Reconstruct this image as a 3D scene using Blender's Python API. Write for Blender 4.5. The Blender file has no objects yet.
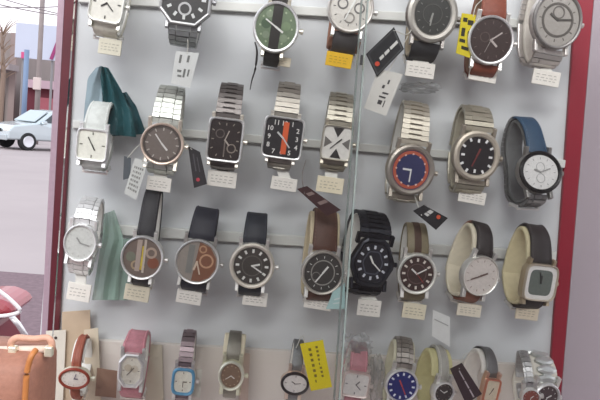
import bpy, bmesh, math, random
from mathutils import Vector, Matrix
random.seed(7)
sc = bpy.context.scene
COL = sc.collection
PI = math.pi
R = math.radians

# ------------------------------------------------------------------ camera
F = 700.0
CAM = Vector((0, -0.70, 1.45))
yaw, pitch, roll = R(3), R(5.5), R(5.0)
fwd = Vector((math.sin(yaw)*math.cos(pitch), math.cos(yaw)*math.cos(pitch), -math.sin(pitch)))
r0 = Vector((math.cos(yaw), -math.sin(yaw), 0))
u0 = r0.cross(fwd)
rt = math.cos(roll)*r0 + math.sin(roll)*u0
up = math.cos(roll)*u0 - math.sin(roll)*r0
cd = bpy.data.cameras.new('camera'); cam = bpy.data.objects.new('camera', cd); COL.objects.link(cam)
cam.matrix_world = Matrix(((rt.x, up.x, -fwd.x, CAM.x), (rt.y, up.y, -fwd.y, CAM.y), (rt.z, up.z, -fwd.z, CAM.z), (0, 0, 0, 1)))
cd.sensor_width = 36; cd.lens = F/600*36; cd.clip_start = 0.02; cd.clip_end = 400
sc.camera = cam

def P(px, py, Y):
    d = fwd + rt*((px-300)/F) + up*((200-py)/F)
    return CAM + d*((Y-CAM.y)/d.y)
def G(px, py, Z=0.0):
    d = fwd + rt*((px-300)/F) + up*((200-py)/F)
    return CAM + d*((Z-CAM.z)/d.z)

# ------------------------------------------------------------------ materials
def lin(c):
    def f(v):
        v /= 255.0
        return v/12.92 if v <= 0.04045 else ((v+0.055)/1.055)**2.4
    return (f(c[0]), f(c[1]), f(c[2]), 1)
MC = {}
def M(c, metal=0.0, rough=0.5, noise=0.12, scale=300.0, bump=0.0, coat=0.0, bscale=None, trans=0.0):
    k = (tuple(c), metal, rough, noise, scale, bump, coat, bscale, trans)
    if k in MC: return MC[k]
    m = bpy.data.materials.new('surface'); m.use_nodes = True
    nt = m.node_tree; b = nt.nodes['Principled BSDF']
    b.inputs['Metallic'].default_value = metal; b.inputs['Roughness'].default_value = rough
    b.inputs['Coat Weight'].default_value = coat; b.inputs['Coat Roughness'].default_value = 0.06
    L = lin(c)
    tc = nt.nodes.new('ShaderNodeTexCoord')
    n = nt.nodes.new('ShaderNodeTexNoise'); n.inputs['Scale'].default_value = scale; n.inputs['Detail'].default_value = 4
    nt.links.new(tc.outputs['Object'], n.inputs['Vector'])
    mx = nt.nodes.new('ShaderNodeMix'); mx.data_type = 'RGBA'
    mx.inputs[6].default_value = tuple(max(0, v*(1-noise)) for v in L[:3])+(1,)
    mx.inputs[7].default_value = tuple(min(1, v*(1+noise)) for v in L[:3])+(1,)
    nt.links.new(n.outputs['Fac'], mx.inputs[0]); nt.links.new(mx.outputs[2], b.inputs['Base Color'])
    if bump:
        n2 = nt.nodes.new('ShaderNodeTexNoise'); n2.inputs['Scale'].default_value = bscale or scale*2
        nt.links.new(tc.outputs['Object'], n2.inputs['Vector'])
        bp = nt.nodes.new('ShaderNodeBump'); bp.inputs['Strength'].default_value = bump; bp.inputs['Distance'].default_value = 0.0006 if scale > 50 else 0.01
        nt.links.new(n2.outputs['Fac'], bp.inputs['Height']); nt.links.new(bp.outputs['Normal'], b.inputs['Normal'])
    if trans:
        out = nt.nodes['Material Output']; t = nt.nodes.new('ShaderNodeBsdfTransparent'); ms = nt.nodes.new('ShaderNodeMixShader')
        ms.inputs[0].default_value = trans
        nt.links.new(b.outputs[0], ms.inputs[1]); nt.links.new(t.outputs[0], ms.inputs[2]); nt.links.new(ms.outputs[0], out.inputs['Surface'])
    MC[k] = m
    return m
def leather(c, rough=0.55): return M(c, 0, rough, 0.25, 250, 0.5, 0, 900)
def steel(c=(190, 188, 184), rough=0.28):
    c = tuple(min(238, int(v*1.12+24)) for v in c)
    return M(c, 0.72, rough+0.1, 0.1, 500, 0.15)
def plastic(c, rough=0.4, trans=0.0): return M(c, 0, rough, 0.06, 150, 0, 0, None, trans)
def paper(c): return M(c, 0, 0.8, 0.07, 200)

def glass_mat(tint, gl=1.0, dust=0.0):
    m = bpy.data.materials.new('glass'); m.use_nodes = True; nt = m.node_tree; nt.nodes.clear()
    out = nt.nodes.new('ShaderNodeOutputMaterial')
    t = nt.nodes.new('ShaderNodeBsdfTransparent'); t.inputs[0].default_value = tint
    g = nt.nodes.new('ShaderNodeBsdfGlossy'); g.inputs['Roughness'].default_value = 0.015
    fr = nt.nodes.new('ShaderNodeFresnel'); fr.inputs[0].default_value = 1.5
    mul = nt.nodes.new('ShaderNodeMath'); mul.operation = 'MULTIPLY'; mul.inputs[1].default_value = gl
    nt.links.new(fr.outputs[0], mul.inputs[0])
    ms = nt.nodes.new('ShaderNodeMixShader')
    nt.links.new(mul.outputs[0], ms.inputs[0]); nt.links.new(t.outputs[0], ms.inputs[1]); nt.links.new(g.outputs[0], ms.inputs[2])
    last = ms
    if dust:
        d = nt.nodes.new('ShaderNodeBsdfDiffuse'); d.inputs[0].default_value = (0.75, 0.77, 0.77, 1)
        n = nt.nodes.new('ShaderNodeTexNoise'); n.inputs['Scale'].default_value = 7; n.inputs['Detail'].default_value = 5
        tc = nt.nodes.new('ShaderNodeTexCoord'); nt.links.new(tc.outputs['Object'], n.inputs['Vector'])
        rp = nt.nodes.new('ShaderNodeMapRange'); rp.inputs[1].default_value = 0.3; rp.inputs[2].default_value = 0.75
        rp.inputs[3].default_value = dust*0.5; rp.inputs[4].default_value = dust*1.6
        nt.links.new(n.outputs['Fac'], rp.inputs[0])
        m2 = nt.nodes.new('ShaderNodeMixShader'); nt.links.new(rp.outputs[0], m2.inputs[0])
        nt.links.new(ms.outputs[0], m2.inputs[1]); nt.links.new(d.outputs[0], m2.inputs[2]); last = m2
    nt.links.new(last.outputs[0], out.inputs['Surface'])
    return m

# ------------------------------------------------------------------ mesh helpers
class MB:
    def __init__(s): s.v = []; s.f = []
    def add(s, vs, fs):
        o = len(s.v); s.v += [Vector(v) for v in vs]; s.f += [tuple(i+o for i in f) for f in fs]; return s
    def box(s, c, d, rot=None):
        x, y, z = d[0]/2, d[1]/2, d[2]/2
        vs = [Vector((a*x, b*y, e*z)) for a in (-1, 1) for b in (-1, 1) for e in (-1, 1)]
        if rot: vs = [rot @ v for v in vs]
        return s.add([v+Vector(c) for v in vs], [(0, 1, 3, 2), (4, 6, 7, 5), (0, 4, 5, 1), (2, 3, 7, 6), (0, 2, 6, 4), (1, 5, 7, 3)])
    def quadbox(s, c4, d):      # prism: polygon c4 pushed along vector d
        n = len(c4); d = Vector(d); vs = [Vector(c) for c in c4]+[Vector(c)+d for c in c4]
        return s.add(vs, [tuple(range(n)), tuple(range(2*n-1, n-1, -1))]+[(i, n+i, n+(i+1) % n, (i+1) % n) for i in range(n)])
    def rings(s, rs, cap0=True, cap1=True, close=True):
        n = len(rs[0]); vs = [p for r in rs for p in r]; fs = []
        for i in range(len(rs)-1):
            for j in range(n if close else n-1):
                k = (j+1) % n
                fs.append((i*n+j, i*n+k, (i+1)*n+k, (i+1)*n+j))
        if cap0: fs.append(tuple(range(n-1, -1, -1)))
        if cap1: fs.append(tuple((len(rs)-1)*n+i for i in range(n)))
        return s.add(vs, fs)
    def tube(s, pts, r, n=8):
        pts = [Vector(p) for p in pts]; rs = []
        for i, p in enumerate(pts):
            t = (pts[min(i+1, len(pts)-1)]-pts[max(i-1, 0)]).normalized()
            a = t.cross(Vector((0, 0, 1)))
            if a.length < 0.1: a = t.cross(Vector((1, 0, 0)))
            a.normalize(); b = t.cross(a)
            rr = r[i] if isinstance(r, (list, tuple)) else r
            rs.append([p+a*rr*math.cos(2*PI*k/n)+b*rr*math.sin(2*PI*k/n) for k in range(n)])
        return s.rings(rs)
    def build(s, name, mat, parent=None, smooth=False, bevel=0.0, seg=2, xf=None):
        me = bpy.data.meshes.new(name); vs = [xf @ v for v in s.v] if xf else s.v
        me.from_pydata([tuple(v) for v in vs], [], s.f); me.update()
        bm = bmesh.new(); bm.from_mesh(me); bmesh.ops.recalc_face_normals(bm, faces=bm.faces); bm.to_mesh(me); bm.free()
        me.materials.append(mat)
        o = bpy.data.objects.new(name, me); COL.objects.link(o)
        if smooth:
            for p in me.polygons: p.use_smooth = True
        if bevel:
            b = o.modifiers.new('bevel', 'BEVEL'); b.width = bevel; b.segments = seg; b.limit_method = 'ANGLE'
        if parent: o.parent = parent
        return o
def tag(o, label, cat, group=None, kind=None):
    o['label'] = label; o['category'] = cat
    if group: o['group'] = group
    if kind: o['kind'] = kind
    return o
def empty(name, m=None):
    o = bpy.data.objects.new(name, None); COL.objects.link(o); o.empty_display_size = 0.01
    if m: o.matrix_world = m; 
    return o
def struct(o): o['kind'] = 'structure'; return o

def cr(pts, n=6):
    out = []; p = [Vector(q) for q in pts]; p = [p[0]*2-p[1]]+p+[p[-1]*2-p[-2]]
    for i in range(1, len(p)-2):
        a, b, c, d = p[i-1:i+3]
        for k in range(n):
            t = k/n
            out.append(0.5*((2*b)+(c-a)*t+(2*a-5*b+4*c-d)*t*t+(3*b-a-3*c+d)*t**3))
    out.append(p[-2]); return out

# superellipse outline in local XZ at depth y
def outline(a, b, n, y, N=40, cx=0, cz=0):
    if n == 'oct': 
        k = 0.5
        return [Vector((cx+x*a, y, cz+z*b)) for x, z in ((1, k), (k, 1), (-k, 1), (-1, k), (-1, -k), (-k, -1), (k, -1), (1, -k))]
    if n == 'fan':      # straight sided flat-cornered six-sided sport case
        return [Vector((cx+x*a, y, cz+z*b)) for x, z in ((1, .1), (.62, .85), (.4, 1), (-.4, 1), (-.62, .85), (-1, .1), (-.98, -.2), (-.62, -.9), (-.4, -1), (.4, -1), (.62, -.9), (.98, -.2))]
    o = []
    for i in range(N):
        t = 2*PI*(i+0.5)/N; c, s_ = math.cos(t), math.sin(t)
        o.append(Vector((cx+a*math.copysign(abs(c)**(2/n), c), y, cz+b*math.copysign(abs(s_)**(2/n), s_))))
    return o

def loop_paths(h, T, Dp=0.046, low=0.010):
    """strap loop seen from the side: face centre at 0, +y back towards the board"""
    hh = h/2
    upper = [(0.006, hh-0.001), (0.0065, hh+0.006), (0.013, hh+T*0.72), (0.024, hh+T), (0.035, hh+T*0.86), (0.043, hh+T*0.3), (Dp, 0.004)]
    lower = [(0.006, -hh+0.001), (0.008, -hh-low*0.55), (0.016, -hh-low), (0.028, -hh-low*0.9), (0.039, -hh+0.002), (Dp, 0.0)]
    return (cr([(0, a, b) for a, b in upper], 7), cr([(0, a, b) for a, b in lower], 6))
def normals(pts, sgn):
    ns = []
    for i in range(len(pts)):
        t = (pts[min(i+1, len(pts)-1)]-pts[max(i-1, 0)]).normalized()
        ns.append(Vector((0, -t.z, t.y))*sgn)
    return ns
def sweep(mb, pts, sgn, w0, w1, th, off=0.0):
    ns = normals(pts, sgn); rs = []; n = len(pts)
    for i, p in enumerate(pts):
        w = w0+(w1-w0)*min(1, i/(n*0.45)); q = p+ns[i]*off; a = ns[i]*th/2; x = Vector((w/2, 0, 0)); e = Vector((min(w*0.12, 0.001), 0, 0))
        rs.append([q-x-a*0.6, q-x+a*0.4, q-x+e+a, q+x-e+a, q+x+a*0.4, q+x-a*0.6, q+x-e-a, q-x+e-a])
    mb.rings(rs); return mb
def resample(pts, step):
    out = [pts[0]]; acc = 0
    for a, b in zip(pts, pts[1:]):
        L = (b-a).length; d = step-acc
        while d <= L:
            out.append(a+(b-a)*(d/L)); d += step
        acc = (acc+L) % step if d > step else acc+L
        acc = L-(d-step)
    return out
def links(mb, pts, sgn, w0, w1, th, style, step=0.0048):
    q = resample(pts, step); n = len(q)
    for i in range(n-1):
        a, b = q[i], q[i+1]; t = (b-a).normalized(); nn = Vector((0, -t.z, t.y))*sgn; c = (a+b)/2; L = (b-a).length*0.9
        w = w0+(w1-w0)*min(1, i/(n*0.45))
        rot = Matrix(((1, nn.x, t.x), (0, nn.y, t.y), (0, nn.z, t.z)))
        if style == 'three':
            for cx, ww, hh in ((-w*0.37, w*0.25, th), (0, w*0.44, th*1.25), (w*0.37, w*0.25, th)):
                sh = L*0.5 if cx == 0 else 0
                mb.box(c+Vector((cx, 0, 0))+t*sh*0.2, (ww, hh, L), rot)
        elif style == 'wide':
            mb.box(c, (w, th, L), rot); 
            if i % 2 == 0: mb.box(c+nn*th*0.3, (w*0.5, th, L), rot)
        elif style == 'slot':
            mb.box(c+Vector((-w*0.36, 0, 0)), (w*0.26, th, L*1.02), rot); mb.box(c+Vector((w*0.36, 0, 0)), (w*0.26, th, L*1.02), rot)
            mb.box(c, (w*0.46, th*1.5, L*0.72), rot); mb.box(c-nn*th*0.2, (w*0.8, th*0.5, L*1.02), rot)
        elif style == 'oval':
            if i % 2 == 0:
                k = 14; ring = []
                for s2 in (-1, 1):
                    ring.append([c+Vector((w/2*math.cos(2*PI*j/k), 0, 0))+t*(L*1.05*math.sin(2*PI*j/k))+nn*th*0.5*s2 for j in range(k)])
                mid = [c+Vector((w/2*.6*math.cos(2*PI*j/k), 0, 0))+t*(L*.6*math.sin(2*PI*j/k))+nn*th*0.95 for j in range(k)]
                mb.rings(ring+[mid])
            else: mb.box(c, (w*0.4, th*0.7, L*1.2), rot)
    return mb

def tomat(face, rl, yw, pt):
    return Matrix.Translation(face) @ Matrix.Rotation(R(yw), 4, 'Z') @ Matrix.Rotation(R(rl), 4, 'Y') @ Matrix.Rotation(R(pt), 4, 'X')

GW = 'wristwatches on the display wall'
GS = 'plastic watch stands on the display wall'
WATCHES = []
def watch(label, px, py, w, h, shape=2, dial=(60, 60, 60), bezel=None, case=None, strap=('leather', (30, 30, 32)), sw=22, roll_=1.5, yw=0, pt=0,
          T=32, Y=-0.056, low=10, marks='sticks', mcol=(225, 225, 220), hands=(300, 60), hcol=(230, 230, 225), lean=0.0, back=None, second=None, bz=0.13, deco=None,
          crown=True, lugs=True, stand=None, slabel=None, tabpx=None, tabc=(236, 232, 224), tabw=24, tabh=14, cuffw=None, cushion=None,
          inner=None, Dp=46, peel=True, shift=0):
    k = (Y-CAM.y)/F/0.995
    a, b = w*k/2, h*k/2; sw = sw*k; T = T*k; low = low*0.001
    face = P(px, py, Y); mw = tomat(face, roll_, yw, pt)
    base = Vector((0, 0.024, -b-low)); W0 = mw @ Matrix.Translation(base); off = Matrix.Translation(-base)
    root = empty('wristwatch', W0); tag(root, label, 'wristwatch', GW)
    case = case or steel(); bezel = bezel or case
    def B(mb, name, m, par, **kw):
        if lean:
            for v in mb.v: v.x -= lean*max(0, v.y-0.006)
        o = mb.build(name, m, None, xf=off, **kw); o.parent = par; return o
    # case: lathe-like body behind the dial
    q = bz*min(a, b)
    mb = MB(); prof = [(q*0.6, 0.0095), (0.0002, 0.0080), (0, 0.0045), (0.0006, 0.0018), (q*0.5, 0.0016)]
    mb.rings([outline(a-o_, b-o_, shape, y) for o_, y in prof])
    if lugs:
        for sx in (-1, 1):
            for sz in (-1, 1):
                lx = sx*min(sw/2+0.0008, a*0.8); rot = Matrix.Rotation(R(sz*14), 3, 'X')
                z0 = b*0.86 if (shape != 2 or True) else b
                mb.box((lx, 0.0052, sz*(z0+0.002)), (0.0032, 0.0052, 0.0105), rot)
    cs = B(mb, 'case', case, root, bevel=0.0004)
    for p in cs.data.polygons: p.use_smooth = len(cs.data.vertices) > 200 and p.area < 1e-5
    # bezel ring
    mb = MB(); rs = [outline(a-o_*q, b-o_*q, shape, y) for o_, y in ((0.04, 0.0012), (0.1, -0.0004), (0.45, -0.0014), (0.85, -0.0010), (1.0, 0.0002), (1.0, 0.0014))]
    mb.rings(rs, False, False); B(mb, 'bezel', bezel, root)
    da, db = a-q, b-q
    mb = MB().rings([outline(da*1.01, db*1.01, shape, 0.0014), outline(da*1.01, db*1.01, shape, 0.0007)])
    d = B(mb, 'dial', M(dial, 0.0, 0.35, 0.15, 400, 0, 0.5), root)
    if inner:    # inner printed ring
        mb = MB().rings([outline(da*inner[1], db*inner[1], shape, 0.0007), outline(da*inner[1], db*inner[1], shape, 0.0005),
                         outline(da*inner[2], db*inner[2], shape, 0.0005), outline(da*inner[2], db*inner[2], shape, 0.0007)], False, False)
        B(mb, 'dial_ring', M(inner[0], 0, 0.4), d)
    # hour markers
    mb = MB(); yy = 0.00045
    if marks in ('sticks', 'bold', 'dots', 'thin', 'four'):
        for i in range(12):
            if marks == 'four' and i % 3: continue
            an = i*PI/6; L = {'sticks': .16, 'bold': .2, 'dots': .08, 'thin': .12, 'four': .2}[marks]; wd = {'sticks': .06, 'bold': .12, 'dots': .09, 'thin': .03, 'four': .08}[marks]
            rr = .8
            if shape not in (2, 'oct', 'fan'): rr = .8*min(1/max(abs(math.sin(an)), 1e-3), 1/max(abs(math.cos(an)), 1e-3))
            c = (math.sin(an)*rr*da, yy, math.cos(an)*rr*db)
            mb.box(c, (wd*min(da, db), 0.0004, L*min(da, db)), Matrix.Rotation(an, 3, 'Y'))
    if mb.v: B(mb, 'hour_markers', M(mcol, 0, 0.4), d)
    if marks == 'numerals' or marks == 'numsq':
        me = MB()
        for i in range(1, 13):
            an = i*PI/6; rr = .76
            if marks == 'numsq': rr = .76*min(1/max(abs(math.sin(an)), 1e-3), 1/max(abs(math.cos(an)), 1e-3))
            cu = bpy.data.curves.new('numeral', 'FONT'); cu.body = str(i); cu.size = min(da, db)*0.36; cu.align_x = 'CENTER'; cu.align_y = 'CENTER'; cu.extrude = 0.0001; cu.resolution_u = 2; cu.offset = 0.00008
            ob = bpy.data.objects.new('numeral', cu); COL.objects.link(ob); bpy.context.view_layer.update(); m2 = bpy.data.meshes.new_from_object(ob.evaluated_get(bpy.context.evaluated_depsgraph_get()))
            vs = [Vector((v.co.x+math.sin(an)*rr*da, yy-v.co.z, v.co.y+math.cos(an)*rr*db)) for v in m2.vertices]
            me.add(vs, [tuple(p.vertices) for p in m2.polygons]); bpy.data.objects.remove(ob); bpy.data.meshes.remove(m2)
        B(me, 'hour_numerals', M(mcol, 0, 0.4), d)
    for dd in (deco or []):
        kind = dd[0]
        if kind == 'band': mb = MB().box((dd[1]*da, 0.0004, dd[2]*db), (dd[3]*da, 0.0005, dd[4]*db)); nm = 'dial_band'
        elif kind == 'sub':
            cx, cz, rr = dd[1]*da, dd[2]*db, dd[3]*min(da, db)
            mb = MB().rings([outline(rr, rr, 2, 0.0007, 24, cx, cz), outline(rr, rr, 2, 0.0003, 24, cx, cz), outline(rr*dd[5], rr*dd[5], 2, 0.0003, 24, cx, cz), outline(rr*dd[5], rr*dd[5], 2, 0.0006, 24, cx, cz)], False, False); nm = 'subdial'
        elif kind == 'disc':
            cx, cz, rr = dd[1]*da, dd[2]*db, dd[3]*min(da, db)
            mb = MB().rings([outline(rr, rr, 2, 0.0007, 20, cx, cz), outline(rr, rr, 2, 0.00045, 20, cx, cz)]); nm = 'gear'
        elif kind == 'plate':
            mb = MB().quadbox([(x*da, 0.0007, z*db) for x, z in dd[1]], (0, -0.0003, 0)); nm = 'dial_plate'
        B(mb, nm, M(dd[-1] if kind != 'sub' else dd[4], dd[6] if kind == 'sub' and len(dd) > 6 else 0, 0.35), d)
    # hands
    mm = min(da, db)
    for j, an in enumerate(hands):
        L = (0.48, 0.7)[j]*mm; an = R(an); rot = Matrix.Rotation(an, 3, 'Y')
        B(MB().box((math.sin(an)*L*0.42, 0.0001-0.0003*j, math.cos(an)*L*0.42), (mm*(.10, .07)[j], 0.0003, L), rot), 'hand', M(hcol, 0, 0.3), d)
    if second is not None:
        an = R(second[0]); L = .78*mm
        B(MB().box((math.sin(an)*L*0.35, -0.0007, math.cos(an)*L*0.35), (mm*.03, 0.0002, L), Matrix.Rotation(an, 3, 'Y')), 'hand', M(second[1], 0, 0.3), d)
    if crown:
        rs = [[Vector((a+x, 0.0045+rr*math.cos(2*PI*i/12), rr*math.sin(2*PI*i/12))) for i in range(12)] for x, rr in ((-0.0005, 0.0016), (0.001, 0.0016), (0.0012, 0.0024), (0.0034, 0.0024), (0.0038, 0.0018))]
        B(MB().rings(rs), 'crown', case, root)
    # strap
    upth, loth = loop_paths(2*b, T, Dp*0.001, low)
    kind, sc_ = strap[0], strap[1]; w1 = sw*0.86
    if back:
        i1 = int(len(upth)*0.52); bpth = upth[i1:]+loth[::-1]; upth0, loth0 = upth, loth; upth = upth[:i1+2]
        if back[0] == 'leather': B(sweep(MB(), bpth, 1, w1, w1, 0.0026), 'back_strap', leather(back[1]), root, smooth=True)
        else: B(links(MB(), bpth, 1, w1, w1, 0.003, back[2]), 'back_strap', steel(back[1]), root)
    if kind == 'leather':
        m = leather(sc_); th = 0.0026
        us = B(sweep(MB(), upth, 1, sw, w1, th), 'strap', m, root, smooth=True)
        if not back: B(sweep(MB(), loth, -1, sw, w1, th), 'strap', m, root, smooth=True)
        if len(strap) > 2:   # coloured lining / stripe
            st = MB(); sweep(st, upth[:-4], 1, sw*0.3, sw*0.3, 0.0006, th/2+0.0002); B(st, 'stripe', M(strap[2], 0, 0.7), us)
        else:
            st = MB()
            for sx in (-1, 1):
                n_ = normals(upth, 1)
                for i in range(2, len(upth)-6):
                    f0 = min(1, i/(len(upth)*0.45)); ww = (sw+(w1-sw)*f0)/2-0.0018
                    st.box(upth[i]+n_[i]*(th/2)+Vector((sx*ww, 0, 0)), (0.0004, 0.0012, 0.0012))
            B(st, 'stitching', M(tuple(min(255, c+45) for c in sc_), 0, 0.8), us)
        i = int(len(loth)*0.55); p = loth[i]; mb = MB(); nn = normals(loth, -1)[i]; t = (loth[i+1]-loth[i]).normalized(); rot = Matrix(((1, nn.x, t.x), (0, nn.y, t.y), (0, nn.z, t.z)))
        for sx in (-1, 1): mb.box(p+Vector((sx*(w1/2+0.0015), 0, 0)), (0.0015, 0.003, 0.012), rot)
        for s2 in (-1, 1): mb.box(p+t*0.006*s2+nn*0.002, (w1+0.0045, 0.0015, 0.0016), rot)
        B(mb, 'buckle', steel(), root)
    elif kind == 'mesh':
        m = M(sc_, 0.9, 0.4, 0.3, 900, 0.9, 0, 1600); th = 0.0016
        B(sweep(MB(), upth, 1, sw, w1, th), 'bracelet', m, root, smooth=True); B(sweep(MB(), loth, -1, sw, w1, th), 'bracelet', m, root, smooth=True)
    else:
        m = strap[3] if len(strap) > 3 else steel(sc_, 0.3); th = 0.0028; stl = strap[2]
        B(links(MB(), upth, 1, sw, w1, th, stl), 'bracelet', m, root); B(links(MB(), loth[:int(len(loth)*.72)], -1, sw, w1, th, stl), 'bracelet', m, root)
        i0 = int(len(loth)*.70); st = MB(); sweep(st, loth[i0:], -1, w1*1.02, w1*1.02, 0.0032); B(st, 'clasp', m, root, bevel=0.0004)
    if back: upth, loth = upth0, loth0
    # stand (cuff inside the loop, peg to the rail, price tab)
    if stand is not None:
        rs_ = empty('watch_stand', W0); tag(rs_, stand, 'watch stand', GS)
        cw = (cuffw or 0.8)*sw; cc = cushion or (225, 224, 218)
        thc = 0.0035 if cushion else 0.0014
        cm = M(cc, 0, 0.7, 0.12, 200, 0.3) if cushion else plastic(cc, 0.25)
        cmb = MB(); offc = -(0.0016+thc/2+0.0004)
        sweep(cmb, upth[4:-1]+loth[::-1][:-4], 1, cw, cw, thc, offc)
        B(cmb, 'cuff', cm, rs_, smooth=not cushion)
        pg = MB().box((0, (Dp*0.001-0.004)/2+0.004, b+T*0.1), (cw*0.25, 0.010, 0.006)); 
        pg = MB().box((0, Dp*0.001+0.0045, -0.002), (cw*0.35, 0.007, 0.012)); B(pg, 'peg', cm, rs_, bevel=0.0005)
        if tabpx:
            Yt = Y+0.014; c = P(tabpx[0], tabpx[1], Yt); kk = (Yt-CAM.y)/F; inv = W0.inverted()
            tw, th_ = tabw*kk, tabh*kk; rot = Matrix.Rotation(R(4+random.uniform(-2, 2)), 3, 'Y')
            mb = MB().box(c, (tw, 0.0022, th_), rot)
            tb = mb.build('price_tab', paper(tabc), None, bevel=0.0004, xf=inv); tb.parent = rs_
            mb = MB(); rx = rot @ Vector((1, 0, 0)); rz = rot @ Vector((0, 0, 1))
            for row in (0.18, -0.02, -0.2):
                x = -0.38
                while x < 0.3:
                    L = random.uniform(0.06, 0.16); mb.box(c+rx*tw*(x+L/2)+rz*th_*row+Vector((0, -0.0012, 0)), (tw*L, 0.0003, th_*0.05), rot); x += L+0.07
            pr = mb.build('print', paper(tuple(int(v*.78) for v in tabc)), None, xf=inv); pr.parent = tb
            # stem from tab up to the cuff
            top = mw @ Vector((0, 0.0185, -b-low+0.006)); s0 = c+rz*th_*0.45+Vector((0, 0.0005, 0))
            mb = MB(); mb.quadbox([s0+Vector((-cw*.3, 0, 0)), s0+Vector((cw*.3, 0, 0)), top+Vector((cw*.3, 0, 0)), top+Vector((-cw*.3, 0, 0))], (0, 0.0016, 0))
            o = mb.build('stem', plastic((215, 213, 206)), None, xf=inv); o.parent = rs_
    return root

# ------------------------------------------------------------------ setting
def slab(name, pts, d, m, bevel=0): return struct(MB().quadbox(pts, d).build(name, m, None, bevel=bevel))
wallm = M((202, 205, 207), 0, 0.5, 0.05, 6, 0.05)
TL, TR, BR, BL = P(70, -60, 0), P(590, -60, 0), P(542, 520, 0), P(26, 520, 0)
slab('wall_back', [TL, TR, BR, BL], (0, 0.018, 0), wallm)
redm = M((134, 22, 42), 0, 0.4, 0.12, 20, 0.0, 0.1)
dred = M((84, 20, 32), 0, 0.4, 0.3, 30, 0.0, 0.1)
# left post of the window: dark red front, pale mauve side face
slab('trim_1', [P(67.5, -60, -0.004), P(80, -60, -0.004), P(49, 520, -0.004), P(37.5, 520, -0.004)], (0, 0.045, 0), dred, 0.001)
slab('trim_2', [P(61, -60, -0.002), P(67.5, -60, -0.002), P(37.5, 520, -0.002), P(32, 520, -0.002)], (0, 0.04, 0), M((160, 138, 150), 0, 0.5))
# right post and side wall
slab('trim_3', [P(580, -60, -0.004), P(599, -60, -0.004), P(551, 520, -0.004), P(540, 520, -0.004)], (0, 0.03, 0), redm, 0.001)
slab('wall_right', [P(599, -60, -0.003), P(900, -90, -0.003), P(900, 540, -0.003), P(551, 520, -0.003)], (0, 0.06, 0), M((160, 150, 157), 0, 0.3, 0.08, 5))
railm = M((205, 206, 202), 0, 0.45, 0.05, 30)
for n, (x0, y0, x1, y1, hh) in enumerate(((79, -7, 577, 22, 9), (73, 120, 566, 160, 8), (68, 222, 557, 252, 10), (61, 338, 546, 366, 150))):
    z = 0.0
    slab('trim_%d' % (n+4), [P(x0, y0, -0.006), P(x1, y1, -0.006), P(x1-1, y1+hh, -0.006), P(x0-1, y0+hh, -0.006)], (0, 0.0065, 0), railm if n < 3 else M((216, 209, 202), 0, 0.5, 0.06, 12), 0.0008)
slab('unseen_dark_wall', [(-1.1, -3.4, 0.1), (5, -3.4, 0.1), (5, -3.4, 2.9), (-1.1, -3.4, 2.9)], (0, -0.2, 0), M((122, 112, 106), 0, .8, .3, 4))  # added dark wall behind the camera, keeps sky reflections off the glass
slab('floor', [(-60, -12, -0.05), (12, -12, -0.05), (12, 90, -0.05), (-60, 90, -0.05)], (0, 0, 0.05), M((158, 147, 147), 0, 0.8, 0.14, 0.6))
# sill below the display and an added unseen soffit that shades the upper rows
slab('trim_8', [(-0.9, -0.34, 0.88), (1.2, -0.34, 0.88), (1.2, 0.02, 0.88), (-0.9, 0.02, 0.88)], (0, 0, 0.05), M((180, 172, 165), 0, 0.5))
slab('added_soffit', [(-0.6, -0.6, 2.4), (2.5, -0.6, 2.4), (2.5, 0.4, 2.4), (-0.6, 0.4, 2.4)], (0, 0, 0.05), M((150, 140, 135), 0, 0.7))

g1 = glass_mat((0.985, 0.99, 0.99, 1), 1.0, 0.0)
def pane(name, x0t, x0b, x1t, x1b, Y):
    pts = [P(x0t, -60, Y), P(x1t, -60, Y), P(x1b, 520, Y), P(x0b, 520, Y)]
    o = slab(name, pts, (0, 0.004, 0), g1); return o
w1_ = pane('window_1', 78, 40, 372.5, 331, -0.112)
w2_ = pane('window_2', 366, 326, 700, 640, -0.104)
edge = M((150, 164, 160), 0, 0.3, 0.05, 30, 0, 0, None, 0.5)
for w_, xt, xb, Y in ((w1_, 372.5, 331, -0.1125), (w2_, 366, 326, -0.1045)):
    MB().quadbox([P(xt-0.8, -60, Y), P(xt+0.8, -60, Y), P(xb+0.8, 520, Y), P(xb-0.8, 520, Y)], (0, 0.005, 0)).build('window_edge', edge, w_)
MB().box(P(361.5, 60, -0.1165), (0.002, 0.003, 0.008)).build('window_clip', M((20, 20, 22)), w1_)

# ------------------------------------------------------------------ watches
S = lambda c, r=0.28: steel(c, r)
stl = (150, 148, 144); dst = (110, 108, 106)
MB_ = lambda c: None
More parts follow.
